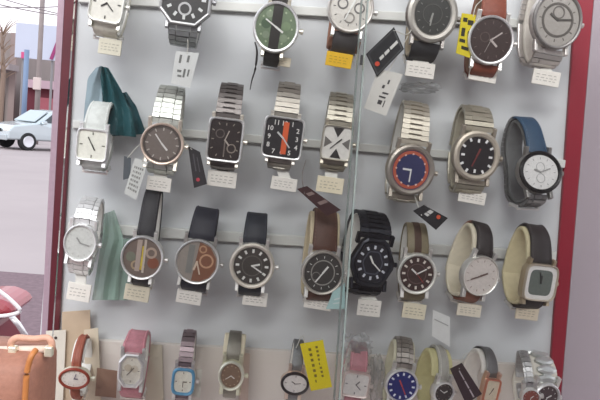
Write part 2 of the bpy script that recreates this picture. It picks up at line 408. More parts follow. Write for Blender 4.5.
# row 1
watch('white square watch with four hour dots, leftmost of the top row', 107, 3, 34, 38, 6, (226, 224, 214), case=S((200, 196, 184)), strap=('leather', (205, 202, 188)), sw=26, roll_=6,
      marks='four', mcol=(60, 60, 55), hands=(235, 135), hcol=(40, 40, 40), T=26, low=9, stand='cream stand with cream price tab under the square white watch of the top row', tabpx=(110, 47), tabc=(214, 210, 192), tabh=15, tabw=22)
watch('watch with black sunray dial above a dangling white ticket, top row', 186, -2, 50, 52, 'oct', (66, 66, 66), bezel=S((150, 150, 150)), case=S((120, 120, 122)), strap=('links', (118, 122, 122), 'three'), sw=30, roll_=3, pt=0,
      marks='bold', mcol=(214, 216, 214), low=15, deco=[('sub', 0, -.45, .3, (190, 190, 190), .7)], stand='white stand inside the black sunray dial watch of the top row')
watch('green camouflage dial watch with black band down its middle, top row', 276, 27, 46, 50, 2, (108, 126, 100), bezel=S((212, 208, 196)), case=S((190, 184, 170)), strap=('leather', (38, 36, 34)), sw=17, roll_=4, bz=0.15, marks='dots', mcol=(170, 182, 152),
      deco=[('band', 0, 0, .5, 2.0, (40, 38, 36)), ('disc', 0, 0.5, .2, (90, 88, 84)), ('disc', 0, 0, .22, (150, 145, 138)), ('disc', .5, .1, .22, (120, 140, 108)), ('disc', -.5, .1, .25, (74, 94, 72)), ('disc', .45, -.45, .2, (130, 146, 120)), ('disc', -.45, -.4, .18, (126, 140, 118)), ('disc', -.4, .55, .18, (132, 146, 124))], hands=(120, 300), T=26, low=9,
      stand='cream stand with small cream tab below the green camouflage dial watch', tabpx=(278, 61), tabc=(214, 204, 182), tabh=9, tabw=25)
watch('silver chronograph with white dial and three subdials above the plain yellow tab', 351, 8, 46, 48, 2, (214, 210, 202), bezel=S((170, 166, 160)), strap=('leather', (64, 62, 62)), sw=26, roll_=4, marks='thin', mcol=(80, 80, 80),
      deco=[('sub', -.42, .15, .27, (110, 108, 106), .72), ('sub', .42, .05, .27, (110, 108, 106), .72), ('sub', 0, -.45, .27, (140, 136, 130), .72)], hands=(20, 200), low=16, T=26,
      stand='brown stand with yellow price tab under the white chronograph', tabpx=(339, 60), tabc=(232, 186, 44), tabw=26, tabh=14, cushion=(136, 96, 76), cuffw=1.25)
watch('large grey watch with dark dial and broad brushed bezel above a white tab, top row', 433, 14, 52, 56, 2, (52, 54, 52), bezel=S((140, 136, 130), .35), case=S((120, 116, 112)), strap=('leather', (36, 37, 40)), sw=30, roll_=4, bz=0.3, marks='thin', mcol=(140, 140, 134),
      hands=(190, 185), hcol=(150, 150, 145), low=14, T=26, yw=4, deco=[('sub', 0, 0, .55, (84, 84, 80), .93)], stand='cream stand with white price tab under the large grey top row watch', tabpx=(420, 70), tabw=29, tabh=15, cushion=(158, 146, 124), cuffw=0.9)
watch('round watch with dark brown dial on a brown leather strap, top row', 491, 40, 47, 49, 2, (58, 44, 42), bezel=S((206, 202, 198)), strap=('leather', (128, 66, 48)), sw=27, roll_=3, marks='thin', mcol=(110, 96, 92), hands=(130, 50), hcol=(190, 180, 176), second=(200, (160, 150, 146)), T=32, low=9,
      deco=[('sub', -.3, 0.1, .25, (84, 70, 66), .8)], stand='white stand with white price tab under the brown strapped top row watch', tabpx=(483, 74), tabw=28, tabh=15, cushion=(136, 104, 84), cuffw=.85)
watch('big silver watch with all silver dial, rightmost of the top row', 558, 20, 54, 58, 2, (168, 164, 158), bezel=S((110, 108, 106), .3), case=S((176, 172, 168)), strap=('links', (160, 156, 152), 'wide'), sw=32, roll_=3, yw=8, lean=.08, bz=0.14, marks='thin', mcol=(96, 92, 88), hands=(300, 80), hcol=(90, 88, 84),
      deco=[('sub', 0, 0, .74, (100, 96, 92), .86), ('sub', 0, .3, .28, (110, 106, 102), .8)], low=14, T=26, stand='white stand with white price tab under the big silver top row watch', tabpx=(546, 78), tabw=28, tabh=15, cushion=(205, 200, 190), cuffw=.6)
# row 2
watch('white square watch in front of the teal cloth, leftmost of the second row', 92, 145, 31, 32, 8, (226, 226, 214), case=S((226, 226, 220), .4), strap=('leather', (200, 204, 200)), sw=24, roll_=2, marks='four', mcol=(110, 110, 100), hands=(150, 330), hcol=(60, 60, 58), T=26,
      crown=False, stand='pale stand inside the white square watch near the left post', low=8)
watch('silver bracelet watch with taupe dial and rose gold rim, second row', 162, 144, 43, 42, 2, (120, 110, 104), bezel=S((200, 172, 158), .3), case=S((196, 184, 172)), strap=('links', (158, 160, 154), 'three'), sw=28, roll_=3, inner=((84, 76, 72), .98, .86), marks='sticks', mcol=(190, 184, 176), hands=(135, 320), hcol=(225, 222, 218), T=36, low=8,
      stand='white stand with white tab under the rose rimmed taupe watch', tabpx=(159, 184), tabw=24, tabh=14)
watch('silver rectangular watch with black dial and dark link bracelet, second row', 225, 140, 36, 44, 9, (44, 36, 36), bezel=S((214, 210, 200)), case=S((186, 180, 168)), strap=('links', (78, 74, 72), 'slot'), sw=26, roll_=2, bz=.14, marks='sticks', mcol=(150, 142, 130), hands=(140, 20), hcol=(180, 170, 160), T=34, low=7,
      deco=[('band', 0, -.35, .08, .8, (120, 110, 104)), ('sub', .45, -.4, .3, (140, 130, 120), .75), ('sub', -.35, .3, .3, (96, 88, 84), .75)], stand='white stand with white tab under the black rectangular watch', tabpx=(222, 179), tabw=29, tabh=16)
watch('square watch with bold white numerals and an orange stripe down a black dial', 283, 138, 41, 42, 9, (38, 38, 42), bezel=S((208, 206, 198)), case=S((176, 172, 164)), strap=('links', (112, 108, 100), 'wide'), sw=25, roll_=3, bz=.11, marks='numsq', mcol=(228, 226, 222), hands=(310, 140), hcol=(200, 200, 200), T=34, low=9,
      deco=[('band', .1, 0, .3, 1.7, (214, 96, 56))], stand='white stand with white tab below the orange striped square watch', tabpx=(284, 184), tabw=26, tabh=13)
watch('silver square watch with white and black cross pattern dial, second row', 337, 143, 31, 35, 8, (222, 220, 214), bezel=S((176, 172, 160)), case=S((150, 144, 130)), strap=('links', (126, 122, 110), 'slot'), sw=27, roll_=3, bz=.1, marks='none', hands=(45, 225), hcol=(80, 78, 76), T=32, low=9,
      deco=[('plate', [(-.4, .95), (.4, .95), (0, .35)], (50, 48, 48)), ('plate', [(-.4, -.95), (0, -.35), (.4, -.95)], (50, 48, 48)), ('plate', [(-.9, .35), (-.35, 0), (-.9, -.35)], (110, 108, 104)), ('plate', [(.9, .35), (.9, -.35), (.35, 0)], (110, 108, 104))],
      stand='cream stand with blank cream tab beneath the cross pattern square watch', tabpx=(330, 185), tabw=27, tabh=16, tabc=(236, 226, 200))
watch('diver style watch with navy dial inside an orange ring on an open link bracelet', 411, 170, 50, 52, 2, (48, 52, 92), bezel=S((126, 120, 112)), case=S((140, 132, 120)), strap=('links', (150, 144, 132), 'slot'), sw=30, roll_=4, bz=.24, marks='dots', mcol=(220, 190, 180), hands=(270, 180), hcol=(220, 220, 220), T=42, low=6,
      inner=((176, 88, 66), .96, .8), stand='white stand hidden inside the navy and orange dial watch', yw=4)
watch('brushed steel watch with black dial and white triangular markers, second row', 477, 156, 49, 51, 2.15, (36, 34, 38), bezel=S((150, 142, 130), .4), case=S((138, 130, 118), .4), strap=('links', (148, 142, 128), 'wide'), sw=31, roll_=2, bz=.26, marks='bold', mcol=(232, 232, 232), hands=(20, 200), hcol=(120, 60, 60), T=24, low=12, yw=4,
      stand='cream stand with white tab below the brushed steel black dial watch', tabpx=(472, 197), tabw=28, tabh=13, cushion=(170, 164, 146), cuffw=.8)
watch('white dial watch with black rim and blue leather strap beside the red post', 541, 172, 48, 44, 2, (222, 222, 220), bezel=M((28, 28, 30), .3, .3), case=S((120, 118, 116)), strap=('leather', (44, 72, 98)), sw=24, roll_=-2, yw=10, lean=.16, back=('links', (104, 104, 104), 'three'), Dp=40, bz=.2, marks='thin', mcol=(150, 150, 150), hands=(290, 70), hcol=(150, 150, 148), T=39, low=9,
      deco=[('sub', 0, .3, .28, (180, 180, 180), .85), ('sub', 0, -.35, .28, (180, 180, 180), .85)], stand='dark link patterned stand inside the blue strapped watch', cushion=(96, 98, 98), cuffw=.8, pt=-12)
# row 3
watch('pale silver bracelet watch with glare washed into its colours next to the left post, third row', 80, 243, 33, 38, 2, (200, 202, 198), bezel=S((224, 226, 222), .4), case=S((214, 216, 212), .4), strap=('links', (206, 210, 208), 'three'), sw=22, roll_=5, marks='thin', mcol=(170, 170, 166), hands=(320, 100), hcol=(150, 150, 148), T=23, low=14,  # reflection haze painted into the pale dial, case and bracelet colours
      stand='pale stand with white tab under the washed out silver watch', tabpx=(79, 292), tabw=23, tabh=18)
watch('open dial watch on a narrow black strap with red and yellow gear showing, third row', 142, 258, 43, 45, 2, (118, 104, 96), bezel=S((214, 208, 198)), strap=('leather', (44, 44, 48)), sw=19, roll_=3, bz=.12, marks='none', hands=(180, 0), hcol=(214, 190, 70), T=44, low=8,
      deco=[('band', -.2, .1, .25, 1.6, (176, 160, 150)), ('band', .1, .1, .12, 1.7, (196, 184, 172)), ('disc', .6, -.2, .3, (132, 80, 60)), ('disc', -.6, 0, .26, (118, 122, 106)), ('disc', 0, -.45, .18, (206, 176, 60)), ('sub', .45, .3, .3, (176, 156, 140), .6), ('sub', -.3, -.4, .25, (170, 150, 120), .6)], stand='cream stand with mottled tab under the red geared open dial watch', tabpx=(137, 293), tabw=25, tabh=16, tabc=(226, 218, 196))
watch('half open watch with copper coloured dial side on a black strap, third row', 197, 262, 45, 46, 2, (150, 142, 134), bezel=S((214, 208, 200)), case=S(stl), strap=('leather', (30, 32, 44)), sw=28, roll_=5, bz=.1, marks='none', hands=(195, 160), hcol=(210, 190, 170), T=28, low=9,
      deco=[('plate', [(.0, .98), (.55, .8), (.9, .3), (.95, -.2), (.7, -.68), (.25, -.94), (-.15, -.95)], (128, 86, 66)), ('band', -.35, .1, .3, 1.4, (128, 128, 124)), ('disc', .45, .1, .24, (186, 136, 104)), ('disc', .3, -.5, .2, (100, 66, 52)), ('sub', .45, .1, .36, (190, 150, 120), .75), ('sub', .2, .65, .2, (180, 140, 110), .6)], stand='cream stand with tab under the copper half dial watch', tabpx=(189, 297), tabw=25, tabh=14)
watch('black strap watch with dark grey dial and white batons, right of the copper half dial', 252, 266, 46, 47, 2, (66, 62, 58), bezel=S((186, 180, 168)), strap=('leather', (28, 34, 44)), sw=25, roll_=1, bz=.2, marks='bold', inner=((104, 100, 94), .56, .52), hands=(75, 120), T=26, low=9,
      stand='white stand with tab under the black strapped grey dial watch', tabpx=(255, 299), tabw=25, tabh=14)
watch('brown leather strap watch with dark grey dial and pale inner ring, third row', 323, 273, 44, 46, 2, (62, 60, 58), bezel=S((156, 150, 142)), strap=('leather', (84, 54, 42)), sw=27, roll_=1, yw=5, bz=.14, marks='thin', hands=(35, 215), T=38, low=8,
      inner=((150, 148, 142), .66, .6), deco=[('sub', -.35, -.2, .24, (120, 118, 112), .8)], stand='cream block stand with tab holding the brown strapped watch left of the glass edge', tabpx=(318, 303), tabw=28, tabh=13, cushion=(200, 186, 156), cuffw=1.15)
watch('all black bracelet watch with white hour marks just right of the glass edge', 373, 263, 46, 50, 'fan', (28, 30, 40), bezel=M((42, 44, 52), .5, .35), case=M((38, 40, 48), .6, .4), strap=('links', (40, 42, 50), 'slot', M((36, 38, 46), .6, .35)), sw=34, roll_=4, yw=8, lean=.15, bz=.22, inner=((74, 78, 90), .6, .54), marks='bold', mcol=(210, 214, 222), hands=(330, 130), T=23, low=10,
      stand='white stand with white tab under the all black watch', tabpx=(369, 308), tabw=24, tabh=17)
watch('silver cased watch with maroon brown dial on an olive and brown striped strap', 417, 274, 41, 43, 2, (64, 46, 44), bezel=S((196, 192, 184)), strap=('leather', (122, 112, 88), (74, 52, 40)), sw=24, roll_=-1, bz=.17, inner=((104, 84, 80), .58, .54), marks='bold', mcol=(216, 208, 198), hands=(310, 60), second=(140, (160, 60, 50)), T=26, low=8,
      stand='cream stand with cream tab under the olive strapped watch', tabpx=(414, 311), tabw=24, tabh=16, tabc=(228, 220, 196))
watch('slim watch with silver white dial and black strap around a cream cushion, third row', 481, 276, 40, 42, 2, (216, 208, 202), bezel=S((196, 190, 184)), strap=('leather', (44, 38, 38)), sw=21, roll_=10, yw=10, lean=.15, back=('leather', (132, 84, 66)), bz=.08, marks='thin', mcol=(150, 130, 120), hands=(60, 240), hcol=(110, 90, 84), T=30, low=9,
      stand='cream cushion stand lined with brown leather holding the slim white dial watch', tabpx=(469, 310), tabw=25, tabh=13, cushion=(214, 206, 184), cuffw=1.15, tabc=(228, 220, 202))
watch('square silver watch with grey green dial and white frame on a black strap, third row', 541, 283, 40, 39, 5, (104, 112, 106), bezel=S((160, 150, 134)), case=S((150, 136, 112)), strap=('leather', (40, 34, 34)), sw=27, roll_=4, yw=14, lean=.05, bz=.1, marks='none', hands=(0, 345), hcol=(50, 50, 50), T=36, low=10,
      inner=((226, 224, 220), 1.0, .76), stand='yellowish cream cushion stand holding the square grey green dial watch', tabpx=(527, 313), tabw=24, tabh=14, cushion=(206, 196, 160), cuffw=1.1, tabc=(216, 204, 182))
# row 4 (smaller ladies' watches)
watch('oval white dial watch with red brown rim and strap on a cream card, bottom row', 74, 379, 32, 23, 2, (236, 230, 222), bezel=M((150, 62, 46), .1, .3), case=S((208, 190, 172)), strap=('leather', (150, 82, 64)), sw=10, roll_=0, bz=.26, marks='dots', mcol=(190, 170, 150), hands=(90, 20), hcol=(90, 80, 120), T=24, low=14, lugs=False,
      stand='cream stand inside the oval red rimmed watch', cuffw=1.3)
watch('pink strapped watch with small white dial in an angular silver case', 131, 371, 27, 36, 'oct', (232, 228, 214), bezel=S((220, 210, 196)), case=S((210, 202, 190)), strap=('leather', (206, 140, 150)), sw=24, roll_=1, bz=.3, marks='four', mcol=(150, 140, 130), hands=(40, 220), hcol=(120, 110, 100), T=14, low=14, crown=False,
      deco=[('disc', -.35, .2, .4, (206, 196, 176)), ('disc', .35, .15, .4, (216, 208, 190))], stand='white stand inside the pink strapped watch')
watch('light blue square rimmed watch with white dial on a purple grey bracelet, bottom row', 183, 382, 24, 29, 4, (236, 232, 216), bezel=M((98, 160, 198), .2, .3), case=S((180, 174, 170)), strap=('links', (106, 92, 96), 'wide'), sw=15, roll_=1, bz=.26, marks='four', mcol=(120, 110, 100), hands=(90, 180), hcol=(90, 80, 60), T=30, low=12,
      stand='pale stand inside the light blue rimmed watch')
watch('small gold and silver watch with brown dial, bottom row', 231, 376, 27, 32, 2, (132, 108, 88), bezel=S((206, 196, 176)), case=S((200, 190, 168)), strap=('mesh', (150, 146, 136)), sw=15, roll_=1, bz=.24, marks='dots', mcol=(200, 180, 150), hands=(125, 235), hcol=(230, 225, 215), T=22, low=12,
      stand='cream stand inside the small brown dial watch', cushion=(224, 214, 188), cuffw=1.5)
watch('small watch with white dial in a black oval rim next to the yellow tag', 295, 384, 30, 25, 2, (232, 226, 222), bezel=M((44, 38, 38), .2, .3), case=S((190, 170, 156)), strap=('mesh', (140, 142, 144)), sw=12, roll_=3, bz=.24, marks='four', mcol=(150, 140, 140), hands=(300, 80), hcol=(120, 110, 110), T=25, low=12,
      stand='pale stand inside the black oval rimmed watch')
watch('square silver watch with white dial and pink band wrapped in clear film', 356, 385, 29, 27, 7, (228, 224, 220), bezel=S((190, 176, 172)), case=S((176, 168, 164)), strap=('leather', (188, 132, 140)), sw=20, roll_=5, bz=.16, marks='four', mcol=(110, 105, 110), hands=(40, 130), hcol=(90, 85, 90), T=22, low=12,
      stand='white stand inside the film wrapped square watch')
watch('silver bracelet watch with bright blue dial and white marks, bottom row', 402, 386, 35, 36, 2, (34, 44, 112), bezel=S((206, 206, 204)), strap=('links', (128, 122, 116), 'three'), sw=19, roll_=4, bz=.14, marks='bold', mcol=(230, 236, 244), hands=(330, 150), hcol=(190, 80, 80), T=24, low=12,
      stand='cream stand inside the bright blue dial watch', cushion=(206, 202, 178), cuffw=1.2)
watch('thin watch with small dark dial on a pale grey strap over a yellowish cushion', 444, 393, 25, 24, 2, (70, 64, 62), bezel=S((206, 200, 192)), strap=('leather', (172, 170, 162)), sw=13, roll_=5, yw=14, bz=.2, marks='dots', mcol=(150, 140, 130), hands=(60, 300), T=28, low=10,
      stand='yellowish cushion stand behind the dark hanging tag', cushion=(206, 200, 152), cuffw=1.9)
watch('rectangular rose gold watch with cream dial on a grey mesh band, bottom row', 492, 391, 19, 25, 9, (226, 214, 190), bezel=S((176, 110, 90)), case=S((186, 150, 132)), strap=('mesh', (132, 132, 132)), sw=15, roll_=8, yw=16, bz=.18, marks='none', hands=(30, 210), hcol=(90, 70, 60), T=25, low=12,
      stand='white stand inside the rose gold rectangular watch', cushion=(226, 222, 216), cuffw=1.4)
watch('silver oval link bracelet watch next to the foot of the red post, bottom row', 547, 398, 32, 32, 2, (84, 72, 72), bezel=S((206, 198, 194)), strap=('links', (166, 168, 166), 'oval'), sw=24, roll_=4, yw=10, bz=.2, marks='thin', hands=(60, 200), T=22, low=12,
      stand='white stand inside the oval link bracelet watch', cushion=(228, 224, 212), cuffw=1.2)
watch('tiny silver watch with red brown dial tucked beside the oval link bracelet', 531, 398, 20, 20, 2, (142, 78, 66), bezel=S((206, 196, 190)), strap=('links', (146, 146, 146), 'three'), sw=10, roll_=-8, yw=-6, bz=.2, marks='thin', hands=(60, 200), T=30, low=10, Y=-0.066, Dp=40,
      stand=None)

# ------------------------------------------------------------------ hanging tags
def ticket(label, pts, Y, col, cat='tag', lines=None, lcol=(60, 60, 60), string=None, dot=None, border=None, tilt=0.0, name='hang_tag', stripes=None):
    q = [P(x, y, Y+tilt*i2) for (x, y), i2 in zip(pts, (0, 0, 1, 1))]; c = sum(q, Vector())/4
    root = empty(name, Matrix.Translation(q[2])); o0 = Matrix.Translation(-q[2]); tag(root, label, cat, 'paper tags dangling among the watches')
    MB().quadbox(q, (0, 0.0008, 0)).build('card', paper(col), root, xf=o0)
    def uv(u, v, dy=-0.0003): 
        a = q[0].lerp(q[1], u); b = q[3].lerp(q[2], u); return a.lerp(b, v)+Vector((0, dy, 0))
    if lines:
        mb = MB()
        for (u0_, v0, u1_, v1) in lines: mb.quadbox([uv(u0_, v0), uv(u1_, v0), uv(u1_, v1), uv(u0_, v1)], (0, 0.0003, 0))
        mb.build('print', paper(lcol), root, xf=o0)
    if border:
        mb = MB()
        for (u0_, v0, u1_, v1) in ((.03, .05, .97, .1), (.03, .9, .97, .95), (.03, .05, .07, .95), (.93, .05, .97, .95)): mb.quadbox([uv(u0_, v0), uv(u1_, v0), uv(u1_, v1), uv(u0_, v1)], (0, 0.0003, 0))
        mb.build('border', paper(border), root, xf=o0)
    if dot:
        u, v, rr, cc = dot; ctr = uv(u, v, -0.0006); mb = MB()
        mb.rings([[ctr+Vector((rr*math.cos(t*PI/6), y, rr*math.sin(t*PI/6))) for t in range(12)] for y in (0, 0.0003)]); mb.build('emblem', paper(cc), root, xf=o0)
    if string:
        a = uv(*string[0], -0.0005); pts2 = [a]+[P(x, y, yy) for x, y, yy in string[1]]
        MB().tube(cr(pts2, 5), 0.0004, 5).build('string', M(string[2] if len(string) > 2 else (200, 198, 190)), root, xf=o0)
    return root
def scrib(n, u0_, u1_, v0, v1, seed):
    rr = random.Random(seed); out = []
    for i in range(n):
        v = v0+(v1-v0)*i/n; x = u0_
        while x < u1_-0.05:
            L = rr.uniform(.05, .16); out.append((x, v, min(u1_, x+L), v+(v1-v0)/n*0.5)); x += L+.05
    return out
# corner order: top-left, top-right, bottom-right, bottom-left (in the tag's own reading direction)
ticket('black tag with orange red dot, hanging above the handwritten ticket in the top row', [(366, 54), (394, 27), (404, 49), (377, 77)], -0.068, (34, 36, 40), lines=[(.28, .5, .42, .62), (.46, .5, .62, .62), (.66, .5, .92, .62)], lcol=(210, 210, 206), dot=(.16, .62, .0022, (206, 74, 50)), border=(70, 72, 74), string=((.95, .1), [(408, 34, -.06), (416, 18, -.05)]))
ticket('white paper ticket with handwritten marks hanging below the black tag of the top row', [(378, 69), (403, 74), (386, 116), (364, 108)], -0.066, (214, 212, 206), lines=[(.55, .2, .62, .3), (.4, .34, .5, .42), (.5, .5, .75, .54), (.42, .6, .7, .64), (.45, .7, .62, .8), (.7, .68, .74, .84)], lcol=(70, 68, 70), string=((.4, .06), [(396, 58, -.06), (408, 36, -.052)]))
ticket('white price ticket hanging below the black sunray watch at the top left', [(176, 51), (199, 53), (190, 88), (171, 83)], -0.056, (222, 224, 222), lines=[(.2, .1, .3, .35), (.55, .1, .65, .3), (.2, .55, .4, .62), (.5, .5, .6, .75), (.25, .7, .45, .76), (.7, .5, .78, .7)], lcol=(120, 122, 120), string=((.5, .05), [(188, 44, -.05), (187, 30, -.045)]))
ticket('black tag with a small red emblem leaning right of the taupe dial watch', [(188, 146), (200, 152), (207, 184), (194, 188)], -0.050, (52, 50, 54), lines=[(.3, .15, .4, .6), (.6, .2, .68, .62)], lcol=(90, 88, 92), dot=(.4, .82, .0018, (190, 70, 84)), string=((.3, .05), [(182, 138, -.045), (176, 128, -.04)]))
ticket('white paper ticket with writing hanging from the taupe dial watch at lower left', [(135, 158), (148, 162), (136, 200), (124, 193)], -0.054, (216, 218, 214), lines=scrib(6, .15, .85, .2, .9, 3), lcol=(150, 150, 146), string=((.6, .05), [(146, 148, -.05), (152, 140, -.046)]))
ticket('narrow dark grey tag at the left edge of the hanging paper ticket, second row', [(124, 156), (131, 158), (130, 178), (123, 180)], -0.044, (86, 92, 98), string=((.5, .05), [(136, 148, -.042), (148, 138, -.04)]))
ticket('dark maroon folded tag on paired strings above the brown strapped watch', [(297, 189), (307, 186), (341, 210), (327, 216)], -0.066, (62, 34, 36), lines=[(.25, .2, .8, .3), (.3, .55, .95, .65)], lcol=(140, 120, 116), string=((.15, .2), [(302, 176, -.06), (306, 160, -.052)], (110, 100, 96)))
ticket('black tag with white print and orange dot above the olive strapped watch', [(413, 211), (424, 205), (448, 218), (436, 230)], -0.064, (32, 32, 36), lines=[(.35, .3, .55, .45), (.6, .3, .9, .45)], lcol=(206, 206, 204), dot=(.75, .72, .002, (206, 84, 50)), string=((.15, .3), [(416, 200, -.055), (413, 190, -.046)]))
ticket('yellow and black printed tag tucked behind the brown strapped top row watch', [(462, 13), (476, 15), (470, 58), (456, 53)], -0.054, (214, 196, 40), lines=[(.15, .1, .45, .2), (.5, .14, .9, .26), (.15, .35, .4, .55), (.6, .4, .85, .5), (.1, .62, .5, .7), (.3, .78, .8, .86)], lcol=(50, 46, 30), string=((.8, .05), [(476, 6, -.05), (482, 0, -.048)]))
ticket('bright yellow tag with black handwriting beside the black oval rimmed watch', [(300, 344), (323, 340), (332, 387), (311, 391)], -0.066, (236, 216, 30), lines=scrib(7, .3, .42, .12, .9, 5)+scrib(8, .62, .72, .1, .8, 6), lcol=(130, 114, 30), string=((.2, .03), [(302, 336, -.05), (296, 348, -.045)]))
ticket('dark brown tag with pale lettering leaning left of the rose gold watch', [(450, 369), (462, 363), (482, 394), (466, 404)], -0.068, (62, 46, 50), lines=[(.5, .15, .58, .42), (.5, .46, .58, .68), (.5, .72, .58, .95)], lcol=(190, 180, 184), string=((.6, .1), [(464, 355, -.05), (476, 352, -.045)]))
ticket('small white angular card standing under the olive strapped watch', [(433, 310), (450, 317), (450, 347), (432, 336)], -0.050, (226, 228, 226), lines=[(.1, .3, .9, .34)], lcol=(170, 172, 170), tilt=0.004, name='paper_card')
ticket('pale turquoise card hanging at the glass edge under the brown strapped watch', [(333, 292), (345, 283), (345, 309), (326, 309)], -0.072, (178, 212, 210), lines=[(.3, .5, .8, .56), (.3, .7, .7, .75)], lcol=(220, 230, 228), string=((.8, .02), [(347, 272, -.07), (344, 262, -.06)]))
ticket('small pale card standing right of the light blue rimmed watch', [(192, 370), (202, 369), (200, 398), (190, 396)], -0.046, (206, 204, 194), dot=(.5, .42, .0012, (60, 60, 60)), tilt=0.002, name='paper_card')
ticket('cream card with a punched hole at the foot of the left post', [(46, 331), (66, 330), (62, 420), (46, 420)], -0.012, (214, 208, 196), dot=(.5, .08, .0015, (60, 50, 50)), tilt=0.0, name='paper_card')
ticket('beige reflected patch built as a card behind the oval red rimmed watch', [(62, 312), (90, 310), (92, 420), (60, 420)], -0.009, (190, 170, 146), name='paper_card')  # this and the next two cards stand in for a brown and cream reflection
ticket('cream reflected patch built as a card right of the oval red rimmed watch', [(84, 330), (98, 328), (102, 420), (86, 420)], -0.014, (212, 200, 178), name='paper_card')
ticket('small brown reflected patch built as a card between the oval and the pink strapped watches', [(97, 368), (117, 371), (116, 398), (95, 396)], -0.030, (138, 108, 90), name='paper_card')
ticket('tan backing card between the light blue rimmed and pink strapped watches', [(146, 345), (162, 345), (164, 420), (146, 420)], -0.010, (196, 188, 170), name='paper_card')
ticket('pale pink backing card right of the small brown dial watch', [(240, 352), (250, 354), (247, 420), (238, 420)], -0.012, (204, 184, 172), name='paper_card')
# thin dark pen-like strap end below the green dial
mb = MB(); pp = cr([P(255, 42, -.03), P(257, 52, -.03), P(255.5, 68, -.03), P(252, 80, -.03), P(250, 90, -.03)], 5)
mb.tube(pp, [0.0011*(1-abs(i/(len(pp)-1)*2-0.7)*.5) for i in range(len(pp))], 8)
tag(mb.build('strap_end', leather((40, 38, 38)), None, smooth=True), 'thin black strap end dangling left of the green camouflage dial watch', 'strap', None)

# teal cloth and pale green reflection built as translucent sheets
def drape(name, label, cat, pts, Y, m, group=None, folds=5, amp=0.006, seed=1, thick=0.0008, solid=True):
    rr = random.Random(seed); cx = sum(p[0] for p in pts)/len(pts); cy = sum(p[1] for p in pts)/len(pts)
    nv = 14; nu = 18; L = pts[:len(pts)//2]; Rr = pts[len(pts)//2:][::-1]
    def ev(poly, t):
        t *= len(poly)-1; i = min(int(t), len(poly)-2); f = t-i; return (poly[i][0]*(1-f)+poly[i+1][0]*f, poly[i][1]*(1-f)+poly[i+1][1]*f)
    ph = rr.uniform(0, 6); vs = []
    for j in range(nv+1):
        a = ev(L, j/nv); b = ev(Rr, j/nv)
        for i in range(nu+1):
            u = i/nu; x = a[0]+(b[0]-a[0])*u; y = a[1]+(b[1]-a[1])*u
            tri = abs(((u*folds+ph+j*0.04) % 1)*2-1)
            vs.append(P(x, y, Y-amp*tri-0.002*math.sin(j*.7+ph)))
    fs = [(j*(nu+1)+i, j*(nu+1)+i+1, (j+1)*(nu+1)+i+1, (j+1)*(nu+1)+i) for j in range(nv) for i in range(nu)]
    mb = MB().add(vs, fs); o = mb.build(name, m, None); s = o.modifiers.new('solid', 'SOLIDIFY'); s.thickness = thick; s.offset = 0
    tag(o, label, cat, group); return o
teal = M((22, 76, 82), 0, 0.6, 0.3, 60, 0.3)
drape('cloth_pouch', 'teal folded cloth pointing up behind the white square watch', 'cloth', [(100, 66), (102, 90), (104, 112), (106, 134), (136, 137), (132, 114), (121, 90), (108, 68)], -0.026, teal, seed=2, folds=2, amp=0.006)
drape('cloth_pouch', 'smaller teal folded cloth leaning right next to the taupe dial watch', 'cloth', [(118, 94), (118, 110), (116, 124), (112, 136), (146, 134), (141, 120), (136, 106), (126, 92)], -0.018, M((26, 74, 82), 0, 0.6, 0.3, 60, .3), seed=3, folds=2, amp=0.005)
drape('cloth_pouch', 'blue grey folded cloth standing directly above the white square watch', 'cloth', [(96, 68), (88, 78), (85, 105), (83, 130), (104, 134), (103, 110), (102, 88), (101, 66)], -0.030, M((128, 146, 154), 0, 0.7, 0.1, 60), seed=4, folds=1, amp=0.004)
film = M((160, 190, 176), 0, 0.35, 0.15, 40, 0, 0, None, 0.55)  # tint of a green reflection in the glass, put on sheets
drape('green_reflection', 'pale green reflection built as a translucent sheet behind the washed out silver watch', 'reflection sheet', [(104, 214), (103, 235), (98, 262), (92, 300), (118, 300), (120, 262), (124, 240), (114, 210)], -0.014, film, seed=5, folds=2, amp=0.003)
drape('green_reflection', 'pale green reflection built as a translucent sheet left of the red geared open dial watch', 'reflection sheet', [(112, 240), (110, 255), (106, 272), (103, 300), (128, 300), (130, 272), (132, 256), (134, 238)], -0.010, film, seed=6, folds=2, amp=0.003)
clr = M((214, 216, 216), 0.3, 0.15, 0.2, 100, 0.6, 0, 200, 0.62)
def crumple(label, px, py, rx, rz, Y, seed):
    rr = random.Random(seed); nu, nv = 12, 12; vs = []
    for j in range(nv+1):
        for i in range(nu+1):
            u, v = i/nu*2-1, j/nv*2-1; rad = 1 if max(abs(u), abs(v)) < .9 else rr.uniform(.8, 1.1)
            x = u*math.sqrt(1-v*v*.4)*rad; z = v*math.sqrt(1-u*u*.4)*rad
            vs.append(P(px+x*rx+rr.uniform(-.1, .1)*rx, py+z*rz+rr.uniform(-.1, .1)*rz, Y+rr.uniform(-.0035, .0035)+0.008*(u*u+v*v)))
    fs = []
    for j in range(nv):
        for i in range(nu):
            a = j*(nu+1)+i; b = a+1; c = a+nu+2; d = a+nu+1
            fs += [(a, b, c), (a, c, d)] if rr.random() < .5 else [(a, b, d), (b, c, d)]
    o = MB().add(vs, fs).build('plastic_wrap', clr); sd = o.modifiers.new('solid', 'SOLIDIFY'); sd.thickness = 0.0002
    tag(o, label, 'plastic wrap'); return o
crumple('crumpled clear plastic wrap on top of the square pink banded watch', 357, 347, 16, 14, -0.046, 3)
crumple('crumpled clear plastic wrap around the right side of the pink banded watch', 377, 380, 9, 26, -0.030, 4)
crumple('crumpled clear plastic wrap under the white tab of the large grey top row watch', 420, 88, 22, 6, -0.030, 5)

